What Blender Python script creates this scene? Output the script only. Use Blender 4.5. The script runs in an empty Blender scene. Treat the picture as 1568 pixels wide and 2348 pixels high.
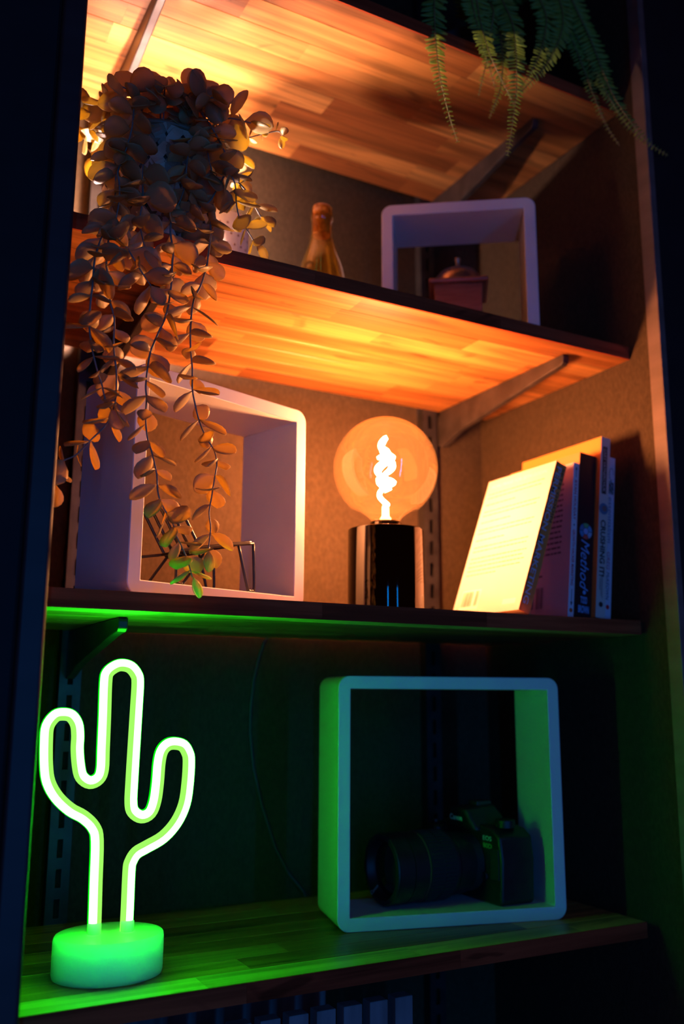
import bpy, math, random
from mathutils import Vector, Matrix

# ------------------------------------------------------------------ scene, camera, light
S = bpy.context.scene
COL = S.collection
S.view_settings.view_transform = 'Standard'
S.view_settings.look = 'None'
S.view_settings.gamma = 1.0
S.view_settings.use_curve_mapping = False
S.view_settings.exposure = 0.0
try:
    S.cycles.caustics_reflective = False
    S.cycles.caustics_refractive = False
    S.cycles.sample_clamp_indirect = 4.0
    S.cycles.transparent_max_bounces = 24
    S.cycles.max_bounces = 10
except Exception:
    pass

cam_data = bpy.data.cameras.new('camera')
cam = bpy.data.objects.new('camera', cam_data)
COL.objects.link(cam)
S.camera = cam
cam_data.sensor_fit = 'HORIZONTAL'
cam_data.sensor_width = 24.0
cam_data.lens = 2098.39 / 1568 * 24.0
cam_data.clip_start = 0.02
right = Vector((0.88097627, -0.47313474, 0.00493199))
fwd = Vector((0.46317306, 0.86446427, 0.19537718))
up = Vector((-0.09670326, -0.1698383, 0.98071578))
cam.matrix_world = Matrix(((right.x, up.x, -fwd.x, -0.845444), (right.y, up.y, -fwd.y, -0.809222),
                           (right.z, up.z, -fwd.z, -0.037517), (0, 0, 0, 1)))
cam_data.dof.use_dof = True
cam_data.dof.focus_distance = 0.88
cam_data.dof.aperture_fstop = 3.2

world = bpy.data.worlds.new('night_room')
S.world = world
world.use_nodes = True
world.node_tree.nodes['Background'].inputs[0].default_value = (1.0, 0.2, 0.09, 1)
world.node_tree.nodes['Background'].inputs[1].default_value = 0.022

def room_strip(name, loc, target, power, colour=(0.0, 0.25, 1.0), sy=1.25):
    """one of the two tall blue LED strip lamps that stand in the dark room behind the photographer"""
    l = bpy.data.lights.new(name, 'AREA')
    l.shape = 'RECTANGLE'; l.size = 0.035; l.size_y = sy
    l.energy = power; l.color = colour
    o = bpy.data.objects.new(name, l); COL.objects.link(o)
    o.location = loc
    d = Vector(target) - Vector(loc); d.z = 0
    o.rotation_euler = d.to_track_quat('-Z', 'Y').to_euler()
    return o

BLUE = 7.8
room_strip('blue_strip_lamp', (-1.06, -1.53, -0.12), (-0.35, 0.1, 0), BLUE * 0.5)
room_strip('blue_strip_lamp', (-0.2, -1.75, -0.12), (-0.35, 0.1, 0), BLUE * 0.5)

# strengths of the lamps that stand on the shelves (emission of their filaments and tubes)
BULB_COL = (1.0, 0.41, 0.20)
BULB_L = 1900.0
HIDDEN_L = 4800.0
UPLIGHT_L = 2500.0
NEON = (1.2, 85.0, 1.1)

# ------------------------------------------------------------------ helpers
def lerp(a, b, t): return a + (b - a) * t

class MB:
    """collects geometry for ONE mesh object"""
    def __init__(self): self.v = []; self.f = []
    def add(self, vs, fs):
        o = len(self.v); self.v += [tuple(q) for q in vs]; self.f += [tuple(o + i for i in f) for f in fs]
        return self
    def box(self, a, b):
        (x0, y0, z0), (x1, y1, z1) = a, b
        return self.add([(x0,y0,z0),(x1,y0,z0),(x1,y1,z0),(x0,y1,z0),(x0,y0,z1),(x1,y0,z1),(x1,y1,z1),(x0,y1,z1)],
                        [(0,3,2,1),(4,5,6,7),(0,1,5,4),(1,2,6,5),(2,3,7,6),(3,0,4,7)])
    def tube(self, pts, r, n=8, closed=False, caps=True, flat=1.0, up0=None):
        pts = [Vector(q) for q in pts]; N = len(pts)
        rs = r if isinstance(r, (list, tuple)) else [r] * N
        T = []
        for i in range(N):
            if closed: t = pts[(i+1) % N] - pts[i-1]
            else: t = pts[min(i+1, N-1)] - pts[max(i-1, 0)]
            T.append(t.normalized() if t.length > 1e-9 else Vector((0,0,1)))
        nrm = Vector(up0) if up0 else (Vector((0,0,1)) if abs(T[0].z) < .9 else Vector((1,0,0)))
        nrm = (nrm - T[0] * nrm.dot(T[0])).normalized()
        vs = []; fs = []
        for i in range(N):
            nrm = nrm - T[i] * nrm.dot(T[i])
            nrm.normalize()
            b = T[i].cross(nrm)
            for k in range(n):
                a = 2 * math.pi * k / n
                vs.append(pts[i] + (nrm * math.cos(a) + b * math.sin(a) * flat) * rs[i])
        M = N if closed else N - 1
        for i in range(M):
            j = (i + 1) % N
            for k in range(n):
                k2 = (k + 1) % n
                fs.append((i*n+k, i*n+k2, j*n+k2, j*n+k))
        if caps and not closed:
            fs.append(tuple(range(n-1, -1, -1))); fs.append(tuple((N-1)*n + k for k in range(n)))
        return self.add(vs, fs)
    def lathe(self, prof, c=(0,0,0), n=48, axis='z', caps=False):
        vs = []; fs = []; N = len(prof)
        for (r, h) in prof:
            for k in range(n):
                a = 2 * math.pi * k / n
                if axis == 'z': vs.append((c[0] + r*math.cos(a), c[1] + r*math.sin(a), c[2] + h))
                else: vs.append((c[0] + h, c[1] + r*math.cos(a), c[2] + r*math.sin(a)))
        for i in range(N - 1):
            for k in range(n):
                k2 = (k+1) % n
                fs.append((i*n+k, i*n+k2, (i+1)*n+k2, (i+1)*n+k))
        if caps:
            fs.append(tuple(range(n-1, -1, -1))); fs.append(tuple((N-1)*n+k for k in range(n)))
        return self.add(vs, fs)
    def prism(self, poly, ex, ey, ez, o=(0,0,0), h=1.0):
        """extrude the polygon (u,v) along ez by h"""
        ex, ey, ez, o = map(Vector, (ex, ey, ez, o)); n = len(poly)
        vs = [o + ex*u + ey*v for u, v in poly] + [o + ex*u + ey*v + ez*h for u, v in poly]
        fs = [tuple(range(n-1, -1, -1)), tuple(range(n, 2*n))] + [(i, (i+1) % n, n+(i+1) % n, n+i) for i in range(n)]
        return self.add(vs, fs)
    def mesh(self, name):
        me = bpy.data.meshes.new(name); me.from_pydata(self.v, [], self.f); me.update(); return me
    def build(self, name, mat, parent=None, smooth=False, loc=None, bevel=None, seg=2):
        o = bpy.data.objects.new(name, self.mesh(name)); COL.objects.link(o)
        if mat: o.data.materials.append(mat)
        if parent is not None: o.parent = parent
        if loc is not None: o.location = loc
        finish(o, smooth, bevel, seg)
        return o

def finish(o, smooth=False, bevel=None, seg=2):
    import bmesh
    bm = bmesh.new(); bm.from_mesh(o.data); bmesh.ops.recalc_face_normals(bm, faces=bm.faces); bm.to_mesh(o.data); bm.free()
    if smooth:
        o.data.polygons.foreach_set('use_smooth', [True] * len(o.data.polygons))
        if smooth != 'all':
            o.data.set_sharp_from_angle(angle=math.radians(40))
    if bevel:
        m = o.modifiers.new('soft_edges', 'BEVEL'); m.width = bevel; m.segments = seg; m.limit_method = 'ANGLE'; m.angle_limit = math.radians(40)
    return o

def empty(name, loc=(0,0,0), rot=(0,0,0)):
    o = bpy.data.objects.new(name, None); COL.objects.link(o); o.location = loc; o.rotation_euler = rot
    o.empty_display_size = 0.02
    return o

def tag(o, label, cat, group=None, kind=None):
    if label: o['label'] = label
    if cat: o['category'] = cat
    if group: o['group'] = group
    if kind: o['kind'] = kind
    return o

def struct(o, label=None):
    o['kind'] = 'structure'
    if label: o['label'] = label
    return o

def mat(name, col=(.5,.5,.5), rough=.5, metal=0.0, spec=.5, **kw):
    m = bpy.data.materials.new(name); m.use_nodes = True
    b = m.node_tree.nodes['Principled BSDF']
    b.inputs['Base Color'].default_value = (*col, 1); b.inputs['Roughness'].default_value = rough
    b.inputs['Metallic'].default_value = metal; b.inputs['Specular IOR Level'].default_value = spec
    for k, v in kw.items(): b.inputs[k].default_value = v
    return m

def noisy(m, c1, c2, scale=(20,20,20), detail=4, bump=0.0, bscale=None, lo=.35, hi=.65, coord='Object', dist=.002):
    """mottle a principled material between two colours, with optional fine relief"""
    nt = m.node_tree; N = nt.nodes; L = nt.links; b = N['Principled BSDF']
    tc = N.new('ShaderNodeTexCoord'); mp = N.new('ShaderNodeMapping'); mp.inputs['Scale'].default_value = scale
    L.new(tc.outputs[coord], mp.inputs['Vector'])
    nz = N.new('ShaderNodeTexNoise'); nz.inputs['Scale'].default_value = 1; nz.inputs['Detail'].default_value = detail
    L.new(mp.outputs[0], nz.inputs['Vector'])
    r = N.new('ShaderNodeValToRGB'); r.color_ramp.elements[0].position = lo; r.color_ramp.elements[1].position = hi
    r.color_ramp.elements[0].color = (*c1, 1); r.color_ramp.elements[1].color = (*c2, 1)
    L.new(nz.outputs['Fac'], r.inputs[0]); L.new(r.outputs[0], b.inputs['Base Color'])
    if bump:
        n2 = N.new('ShaderNodeTexNoise'); n2.inputs['Scale'].default_value = bscale or 200; n2.inputs['Detail'].default_value = 3
        L.new(tc.outputs[coord], n2.inputs['Vector'])
        bp = N.new('ShaderNodeBump'); bp.inputs['Strength'].default_value = bump; bp.inputs['Distance'].default_value = dist
        L.new(n2.outputs['Fac'], bp.inputs['Height']); L.new(bp.outputs[0], b.inputs['Normal'])
    return m

def emis(name, col, strength):
    m = bpy.data.materials.new(name); m.use_nodes = True; nt = m.node_tree
    nt.nodes.remove(nt.nodes['Principled BSDF'])
    e = nt.nodes.new('ShaderNodeEmission'); e.inputs[0].default_value = (*col, 1); e.inputs[1].default_value = strength
    nt.links.new(e.outputs[0], nt.nodes['Material Output'].inputs[0])
    return m

def thin_glass(name, tint, ior=1.45, rough=0.0, body=0.0, body_col=(1,1,1)):
    """a thin tinted wall of glass: passes light straight on, mirrors by Fresnel"""
    m = bpy.data.materials.new(name); m.use_nodes = True; nt = m.node_tree; N = nt.nodes; L = nt.links
    N.remove(N['Principled BSDF'])
    t = N.new('ShaderNodeBsdfTransparent'); t.inputs[0].default_value = (*tint, 1)
    g = N.new('ShaderNodeBsdfGlossy'); g.inputs['Roughness'].default_value = rough
    f = N.new('ShaderNodeLayerWeight'); f.inputs[0].default_value = .5          # thin wall: reflection grows towards the rim
    pw = N.new('ShaderNodeMath'); pw.operation = 'POWER'; pw.inputs[1].default_value = 4.0; L.new(f.outputs['Facing'], pw.inputs[0])
    ma = N.new('ShaderNodeMath'); ma.operation = 'MULTIPLY_ADD'; ma.inputs[1].default_value = .8; ma.inputs[2].default_value = .10
    L.new(pw.outputs[0], ma.inputs[0])
    mx = N.new('ShaderNodeMixShader'); L.new(ma.outputs[0], mx.inputs[0])
    if body > 0:
        d = N.new('ShaderNodeBsdfDiffuse'); d.inputs[0].default_value = (*body_col, 1)
        tr = N.new('ShaderNodeBsdfTranslucent'); tr.inputs[0].default_value = (*body_col, 1)
        ad = N.new('ShaderNodeMixShader'); ad.inputs[0].default_value = .5; L.new(d.outputs[0], ad.inputs[1]); L.new(tr.outputs[0], ad.inputs[2])
        m2 = N.new('ShaderNodeMixShader'); m2.inputs[0].default_value = body
        L.new(t.outputs[0], m2.inputs[1]); L.new(ad.outputs[0], m2.inputs[2]); L.new(m2.outputs[0], mx.inputs[1])
    else: L.new(t.outputs[0], mx.inputs[1])
    L.new(g.outputs[0], mx.inputs[2]); L.new(mx.outputs[0], N['Material Output'].inputs[0])
    return m

def leaf_mat(name, c1, c2, trans=.35, tcol=None, rough=.45):
    m = mat(name, c1, rough); nt = m.node_tree; N = nt.nodes; L = nt.links; b = N['Principled BSDF']
    oi = N.new('ShaderNodeObjectInfo'); r = N.new('ShaderNodeValToRGB')
    r.color_ramp.elements[0].color = (*c1, 1); r.color_ramp.elements[1].color = (*c2, 1)
    L.new(oi.outputs['Random'], r.inputs[0]); L.new(r.outputs[0], b.inputs['Base Color'])
    tr = N.new('ShaderNodeBsdfTranslucent')
    if tcol: tr.inputs[0].default_value = (*tcol, 1)
    else: L.new(r.outputs[0], tr.inputs[0])
    mx = N.new('ShaderNodeMixShader'); mx.inputs[0].default_value = trans
    L.new(b.outputs[0], mx.inputs[1]); L.new(tr.outputs[0], mx.inputs[2]); L.new(mx.outputs[0], N['Material Output'].inputs[0])
    return m

def wood_mat(name, cols, rough=.42, grain=.5, spec=.5):
    """oiled hardwood: tone by stave, grain along X, dark streaks, a few knots"""
    m = mat(name, cols[1], rough, spec=spec); nt = m.node_tree; N = nt.nodes; L = nt.links; b = N['Principled BSDF']
    tc = N.new('ShaderNodeTexCoord'); oi = N.new('ShaderNodeObjectInfo')
    off = N.new('ShaderNodeVectorMath'); off.operation = 'SCALE'; off.inputs['Scale'].default_value = 37.0
    cb = N.new('ShaderNodeCombineXYZ')
    for i in range(3): L.new(oi.outputs['Random'], cb.inputs[i])
    L.new(cb.outputs[0], off.inputs[0])
    ad = N.new('ShaderNodeVectorMath'); ad.operation = 'ADD'; L.new(tc.outputs['Object'], ad.inputs[0]); L.new(off.outputs[0], ad.inputs[1])
    def noise(sc, det, dist=0.0, rg=.5):
        mp = N.new('ShaderNodeMapping'); mp.inputs['Scale'].default_value = sc; L.new(ad.outputs[0], mp.inputs['Vector'])
        n = N.new('ShaderNodeTexNoise'); n.inputs['Scale'].default_value = 1; n.inputs['Detail'].default_value = det
        n.inputs['Distortion'].default_value = dist; n.inputs['Roughness'].default_value = rg
        L.new(mp.outputs[0], n.inputs['Vector']); return n
    tone = N.new('ShaderNodeValToRGB'); e = tone.color_ramp.elements
    e[0].color = (*cols[0], 1); e[1].color = (*cols[2], 1); k = e.new(.45); k.color = (*cols[1], 1)
    L.new(oi.outputs['Random'], tone.inputs[0])
    n1 = noise((2.5, 55, 55), 5, 1.2); n2 = noise((9, 330, 330), 4); n3 = noise((6, 16, 16), 2, 2.0)
    def ramp(src, a, b_, ca, cb_):
        r = N.new('ShaderNodeValToRGB'); r.color_ramp.elements[0].position = a; r.color_ramp.elements[1].position = b_
        r.color_ramp.elements[0].color = (ca, ca, ca, 1); r.color_ramp.elements[1].color = (cb_, cb_, cb_, 1)
        L.new(src.outputs['Fac'], r.inputs[0]); return r
    def mul(a, bb, f=1.0):
        x = N.new('ShaderNodeMix'); x.data_type = 'RGBA'; x.blend_type = 'MULTIPLY'; x.inputs[0].default_value = f
        L.new(a, x.inputs[6]); L.new(bb, x.inputs[7]); return x.outputs[2]
    c = mul(tone.outputs[0], ramp(n1, .32, .62, .42, 1.15).outputs[0], .9)
    c = mul(c, ramp(n2, .3, .62, .62, 1.0).outputs[0], grain)
    c = mul(c, ramp(n3, .27, .36, .35, 1.0).outputs[0], .8)
    L.new(c, b.inputs['Base Color'])
    bp = N.new('ShaderNodeBump'); bp.inputs['Strength'].default_value = .25; bp.inputs['Distance'].default_value = .0006
    L.new(n2.outputs['Fac'], bp.inputs['Height']); L.new(bp.outputs[0], b.inputs['Normal'])
    return m

def text_mesh(s, w=None, h=None, shear=0.0, bold=0.0, spacing=1.0):
    """lettering as flat outlines fitted into a w x h rectangle with its corner at the origin"""
    cu = bpy.data.curves.new('lettering', 'FONT'); cu.body = s; cu.shear = shear; cu.offset = bold; cu.space_character = spacing
    cu.resolution_u = 3
    o = bpy.data.objects.new('lettering', cu); COL.objects.link(o)
    dg = bpy.context.evaluated_depsgraph_get()
    me = bpy.data.meshes.new_from_object(o.evaluated_get(dg))
    vs = [v.co.copy() for v in me.vertices]; fs = [tuple(q.vertices) for q in me.polygons]
    bpy.data.objects.remove(o); bpy.data.curves.remove(cu); bpy.data.meshes.remove(me)
    x0 = min(v.x for v in vs); x1 = max(v.x for v in vs); y0 = min(v.y for v in vs); y1 = max(v.y for v in vs)
    sx = (w / (x1 - x0)) if w else None; sy = (h / (y1 - y0)) if h else None
    sx = sx or sy; sy = sy or sx
    return [((v.x - x0) * sx, (v.y - y0) * sy) for v in vs], fs

def lettering(name, s, o, ex, ey, mt, parent, w=None, h=None, **kw):
    vs, fs = text_mesh(s, w, h, **kw)
    o, ex, ey = Vector(o), Vector(ex), Vector(ey)
    mb = MB(); mb.add([o + ex*u + ey*v for u, v in vs], fs)
    me = mb.mesh(name); me.materials.append(mt)
    ob = bpy.data.objects.new(name, me); COL.objects.link(ob); ob.parent = parent
    return ob

def copy_part(src, parent, name=None):
    c = src.copy(); COL.objects.link(c); c.parent = parent
    if name: c.name = name
    return c

STRANDS = [
    [(-0.6667,-0.0150,0.3966),(-0.6766,-0.0241,0.3674),(-0.6825,-0.0332,0.3430),(-0.6842,-0.0395,0.3198),(-0.6847,-0.0377,0.3015),(-0.6844,-0.0359,0.2822),(-0.6823,-0.0341,0.2698),(-0.6789,-0.0323,0.2565),(-0.6728,-0.0305,0.2387),(-0.6694,-0.0300,0.2310),(-0.6651,-0.0300,0.2163),(-0.6595,-0.0300,0.2080)],
    [(-0.6620,-0.0100,0.4012),(-0.6668,-0.0167,0.3843),(-0.6698,-0.0233,0.3496),(-0.6696,-0.0300,0.3335),(-0.6657,-0.0300,0.3074),(-0.6613,-0.0300,0.2933),(-0.6607,-0.0300,0.2714),(-0.6586,-0.0283,0.2575),(-0.6557,-0.0267,0.2417),(-0.6550,-0.0250,0.2182),(-0.6586,-0.0233,0.2027),(-0.6631,-0.0217,0.1932),(-0.6738,-0.0200,0.1802),(-0.6844,-0.0133,0.1669),(-0.6957,-0.0067,0.1595),(-0.6965,0.0000,0.1411)],
    [(-0.6617,-0.0100,0.3968),(-0.6576,-0.0200,0.3785),(-0.6478,-0.0300,0.3563),(-0.6391,-0.0350,0.3398),(-0.6315,-0.0400,0.3262)],
    [(-0.6024,0.0000,0.4361),(-0.6058,-0.0065,0.4204),(-0.6081,-0.0130,0.3980),(-0.6067,-0.0196,0.3768),(-0.6090,-0.0261,0.3608),(-0.6103,-0.0304,0.3384),(-0.6139,-0.0315,0.3077),(-0.6219,-0.0326,0.2843),(-0.6279,-0.0337,0.2664),(-0.6298,-0.0348,0.2532),(-0.6311,-0.0350,0.2339),(-0.6298,-0.0350,0.2214),(-0.6297,-0.0350,0.2027),(-0.6274,-0.0350,0.1861),(-0.6222,-0.0350,0.1713),(-0.6174,-0.0350,0.1536),(-0.6152,-0.0350,0.1356),(-0.6093,-0.0350,0.1226),(-0.6022,-0.0350,0.1142),(-0.5976,-0.0350,0.1011),(-0.5928,-0.0350,0.0925),(-0.5876,-0.0350,0.0825),(-0.5842,-0.0350,0.0738),(-0.5808,-0.0350,0.0635)],
    [(-0.5622,0.0000,0.4471),(-0.5659,-0.0071,0.4202),(-0.5680,-0.0143,0.4055),(-0.5723,-0.0214,0.3799),(-0.5761,-0.0286,0.3636),(-0.5819,-0.0310,0.3424),(-0.5886,-0.0321,0.3254),(-0.5910,-0.0333,0.3001),(-0.5905,-0.0345,0.2765),(-0.5883,-0.0350,0.2572),(-0.5875,-0.0350,0.2379),(-0.5845,-0.0350,0.2239),(-0.5799,-0.0350,0.2085),(-0.5728,-0.0350,0.1937),(-0.5644,-0.0350,0.1820),(-0.5614,-0.0350,0.1697),(-0.5634,-0.0350,0.1537),(-0.5654,-0.0350,0.1379),(-0.5672,-0.0350,0.1237),(-0.5653,-0.0350,0.1101),(-0.5662,-0.0350,0.0962),(-0.5668,-0.0350,0.0884)],
    [(-0.5855,0.0400,0.5958),(-0.5842,0.0233,0.5786),(-0.5762,0.0067,0.5515),(-0.5682,-0.0025,0.5333),(-0.5620,-0.0067,0.5197),(-0.5547,-0.0100,0.5028),(-0.5515,-0.0100,0.4891),(-0.5457,-0.0100,0.4777),(-0.5406,-0.0067,0.4697),(-0.5375,-0.0025,0.4541),(-0.5317,0.0017,0.4407),(-0.5214,0.0058,0.4324),(-0.5102,0.0100,0.4223)],
    [(-0.5422,0.0000,0.4840),(-0.5275,0.0075,0.4813),(-0.5144,0.0150,0.4754),(-0.5055,0.0175,0.4640),(-0.4998,0.0200,0.4591)],
    [(-0.5505,0.0000,0.4919),(-0.5528,-0.0033,0.4791),(-0.5618,-0.0067,0.4583),(-0.5695,-0.0100,0.4434),(-0.5784,-0.0117,0.4349),(-0.5877,-0.0133,0.4273),(-0.5948,-0.0150,0.4227)],
    [(-0.5574,0.0300,0.5317),(-0.5430,0.0260,0.5386),(-0.5246,0.0220,0.5452),(-0.5089,0.0160,0.5516),(-0.4890,0.0080,0.5583),(-0.4863,0.0000,0.5487)],
    [(-0.6387,0.0200,0.5595),(-0.6467,0.0000,0.5276),(-0.6524,-0.0200,0.4939),(-0.6569,-0.0225,0.4698),(-0.6596,-0.0250,0.4616)],
    [(-0.6541,-0.0100,0.4740),(-0.6592,-0.0160,0.4603),(-0.6640,-0.0220,0.4416),(-0.6623,-0.0250,0.4270),(-0.6621,-0.0250,0.4079),(-0.6638,-0.0250,0.3934)],
    [(-0.6578,0.0300,0.5174),(-0.6623,0.0160,0.4933),(-0.6622,0.0020,0.4713),(-0.6623,-0.0060,0.4507),(-0.6619,-0.0080,0.4324),(-0.6627,-0.0100,0.4144)],
    [(-0.6343,0.0000,0.4787),(-0.6377,-0.0100,0.4526),(-0.6383,-0.0200,0.4225),(-0.6407,-0.0225,0.4052),(-0.6407,-0.0250,0.3902),(-0.6379,-0.0300,0.3718),(-0.6353,-0.0350,0.3632)],
    [(-0.5880,0.0200,0.5491),(-0.5899,0.0083,0.5215),(-0.5911,-0.0033,0.4973),(-0.5957,-0.0150,0.4674),(-0.5960,-0.0150,0.4532),(-0.5994,-0.0150,0.4377),(-0.6026,-0.0150,0.4285)],
    [(-0.6277,0.0000,0.5239),(-0.6282,-0.0133,0.4966),(-0.6314,-0.0200,0.4754),(-0.6328,-0.0200,0.4588)],
    [(-0.5781,0.0200,0.5372),(-0.5702,0.0067,0.5169),(-0.5683,-0.0033,0.4921),(-0.5664,-0.0100,0.4745)],
]
FRONDS = [
    [(-0.2352,0.0300,0.8931),(-0.2702,0.0150,0.8407),(-0.2869,-0.0000,0.7974),(-0.2964,-0.0150,0.7274),(-0.3010,-0.0300,0.6628),(-0.2897,-0.0325,0.6131),(-0.2823,-0.0350,0.5861)],
    [(-0.1699,0.0400,0.9361),(-0.2048,0.0200,0.8720),(-0.2224,0.0000,0.8238),(-0.2343,-0.0250,0.7580),(-0.2426,-0.0500,0.7024),(-0.2287,-0.0500,0.6778),(-0.2091,-0.0500,0.6475)],
    [(-0.1475,0.0400,0.9458),(-0.1666,0.0200,0.8880),(-0.1811,0.0000,0.8406),(-0.1870,-0.0250,0.7851),(-0.2039,-0.0500,0.7114),(-0.2096,-0.0525,0.6539),(-0.2263,-0.0550,0.5743)],
    [(-0.1168,0.0400,0.9592),(-0.1087,0.0200,0.9124),(-0.1172,0.0000,0.8667),(-0.1218,-0.0150,0.8236),(-0.1479,-0.0300,0.7567),(-0.1686,-0.0300,0.7153),(-0.1846,-0.0300,0.6909)],
    [(-0.1090,0.0400,0.9626),(-0.0814,0.0200,0.9238),(-0.0835,0.0000,0.8805),(-0.0992,-0.0200,0.8198),(-0.1409,-0.0400,0.7438),(-0.1749,-0.0400,0.6981),(-0.2003,-0.0400,0.6672)],
    [(-0.0857,0.0400,0.9657),(-0.0670,0.0200,0.9022),(-0.0671,0.0000,0.8320),(-0.0634,-0.0150,0.7777),(-0.0598,-0.0300,0.7224),(-0.0469,-0.0350,0.6833),(-0.0310,-0.0400,0.6568)],
    [(-0.0773,0.0400,0.9764),(-0.0602,0.0171,0.9306),(-0.0578,-0.0043,0.8722),(-0.0497,-0.0214,0.8111),(-0.0399,-0.0386,0.7353),(-0.0258,-0.0557,0.6835),(0.0006,-0.0621,0.6565),(0.0286,-0.0650,0.6468)],
    [(-0.1971,0.0000,0.8213),(-0.2125,-0.0125,0.7686),(-0.2289,-0.0250,0.7191),(-0.2390,-0.0275,0.6853),(-0.2468,-0.0300,0.6605)],
    [(-0.1910,-0.0000,0.7983),(-0.1944,-0.0125,0.7446),(-0.2088,-0.0250,0.6904),(-0.2196,-0.0275,0.6626),(-0.2315,-0.0300,0.6366)],
    [(-0.0742,0.0200,0.9130),(-0.0615,-0.0040,0.8327),(-0.0469,-0.0250,0.7647),(-0.0417,-0.0400,0.7185),(-0.0208,-0.0470,0.6834),(0.0055,-0.0500,0.6650)],
    [(-0.2136,0.0400,0.9171),(-0.2219,0.0160,0.8617),(-0.2328,-0.0060,0.8025),(-0.2377,-0.0240,0.7508),(-0.2305,-0.0300,0.7074),(-0.2216,-0.0300,0.6810)],
    [(-0.0884,0.0500,0.9796),(-0.0927,0.0300,0.9130),(-0.0895,0.0133,0.8475),(-0.0740,0.0000,0.8174)],
]
CACTUS = [(-0.0138,-0.2545),(-0.0143,-0.2314),(-0.0149,-0.2096),(-0.0158,-0.1729),(-0.0195,-0.1608),(-0.0291,-0.1514),(-0.0416,-0.1442),(-0.0542,-0.1326),(-0.0625,-0.1190),(-0.0657,-0.1040),(-0.0672,-0.0814),(-0.0666,-0.0678),(-0.0604,-0.0586),(-0.0530,-0.0567),(-0.0453,-0.0587),(-0.0398,-0.0664),(-0.0380,-0.0772),(-0.0378,-0.0894),(-0.0357,-0.1047),(-0.0325,-0.1146),(-0.0249,-0.1196),(-0.0174,-0.1165),(-0.0145,-0.1082),(-0.0147,-0.0898),(-0.0151,-0.0588),(-0.0157,-0.0274),(-0.0142,-0.0179),(-0.0074,-0.0119),(-0.0003,-0.0101),(0.0079,-0.0123),(0.0139,-0.0191),(0.0159,-0.0271),(0.0157,-0.0510),(0.0151,-0.0903),(0.0147,-0.1213),(0.0148,-0.1396),(0.0173,-0.1481),(0.0250,-0.1527),(0.0328,-0.1495),(0.0368,-0.1389),(0.0385,-0.1220),(0.0393,-0.1033),(0.0416,-0.0924),(0.0470,-0.0864),(0.0543,-0.0851),(0.0627,-0.0875),(0.0676,-0.0944),(0.0694,-0.1024),(0.0690,-0.1229),(0.0665,-0.1431),(0.0590,-0.1599),(0.0467,-0.1731),(0.0311,-0.1813),(0.0219,-0.1861),(0.0173,-0.1933),(0.0161,-0.2014),(0.0162,-0.2338),(0.0161,-0.2563)]

# ------------------------------------------------------------------ materials
M = {}
M['wall'] = noisy(mat('wall_felt', (.07,.066,.066), .9, spec=.2), (.048,.030,.015), (.076,.047,.024), (300,300,150), 5, .5, 520, .3, .7, dist=.0012)
M['trim'] = noisy(mat('dark_painted_trim', (.03,.03,.033), .55), (.016,.014,.014), (.024,.021,.021), (6,6,40))
M['trim_light'] = noisy(mat('brown_painted_trim', (.16,.1,.08), .55), (.14,.09,.07), (.19,.12,.1), (6,6,40))
M['black_wall'] = noisy(mat('black_painted_wall', (.008,.008,.009), .8), (.002,.002,.0025), (.004,.004,.005), (30,30,30))
M['sapwood'] = wood_mat('acacia_sapwood', ((.5,.26,.08), (.58,.33,.11), (.66,.4,.15)))
M['wood'] = wood_mat('acacia_block', ((.27,.08,.019), (.46,.17,.038), (.6,.265,.07)))
M['steel'] = noisy(mat('dark_steel', (.1,.09,.09), .42, .4), (.045,.035,.032), (.075,.06,.055), (40,40,40))
M['rail'] = noisy(mat('grey_steel_rail', (.3,.27,.27), .42, .5), (.035,.03,.03), (.055,.048,.046), (50,50,50))
M['white'] = noisy(mat('white_lacquer', (.78,.77,.76), .45), (.66,.655,.65), (.7,.695,.69), (14,14,14))
M['chrome'] = mat('black_chrome', (.07,.06,.055), .05, 1.0)
M['black'] = noisy(mat('black_plastic', (.02,.02,.022), .45), (.008,.008,.009), (.013,.013,.014), (90,90,90))
M['black_rod'] = noisy(mat('black_rod_enamel', (.025,.02,.018), .3), (.02,.018,.016), (.03,.025,.022), (90,90,90))
M['bulb_glass'] = thin_glass('amber_bulb_glass', (.97,.82,.58), 1.5, 0.0, .012, (1,.6,.25))
M['clear_glass'] = thin_glass('clear_bulb_glass', (.97,.95,.92), 1.45)
M['filament'] = emis('glowing_filament', BULB_COL, BULB_L)
M['hidden_filament'] = emis('glowing_small_filament', (1.0, .64, .6), HIDDEN_L)
M['uplight'] = emis('uplight_lens', (1.0, .62, .47), UPLIGHT_L)
M['lipping'] = wood_mat('stained_lipping', ((.34,.05,.016), (.4,.065,.02), (.46,.08,.026)), rough=.85, spec=.1)
M['bulb_stem'] = mat('cream_glass_stem', (.95,.85,.7), .3)  # plain cream base colour, no emission of its own
M['neon'] = emis('neon_diffuser_green', tuple(c / NEON[1] for c in NEON), NEON[1])
M['neon_back'] = emis('neon_backing_green', (.37, 1.0, .13), 1.0)
M['neon_rim'] = emis('neon_sleeve_green', (0.0, .85, .004), 1.0)
M['neon_base'] = noisy(mat('white_plastic_base', (.74,.75,.74), .4, **{'Subsurface Weight': 1.0, 'Subsurface Scale': .06, 'Subsurface Radius': (1, 1, .6)}), (.73,.74,.73), (.76,.77,.76), (10,10,10))
M['leaf'] = leaf_mat('eucalyptus_leaf', (.29,.26,.13), (.48,.43,.22), .54, (.9,.66,.11))
M['stem'] = noisy(mat('eucalyptus_stem', (.16,.17,.15), .55), (.13,.14,.12), (.2,.2,.18), (60,60,60))
M['fern'] = leaf_mat('fern_leaflet', (.16,.3,.04), (.34,.5,.07), .4, (.6,.65,.06))
M['rachis'] = noisy(mat('fern_rachis', (.25,.22,.08), .6), (.2,.18,.06), (.3,.26,.1), (80,80,80))
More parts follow.
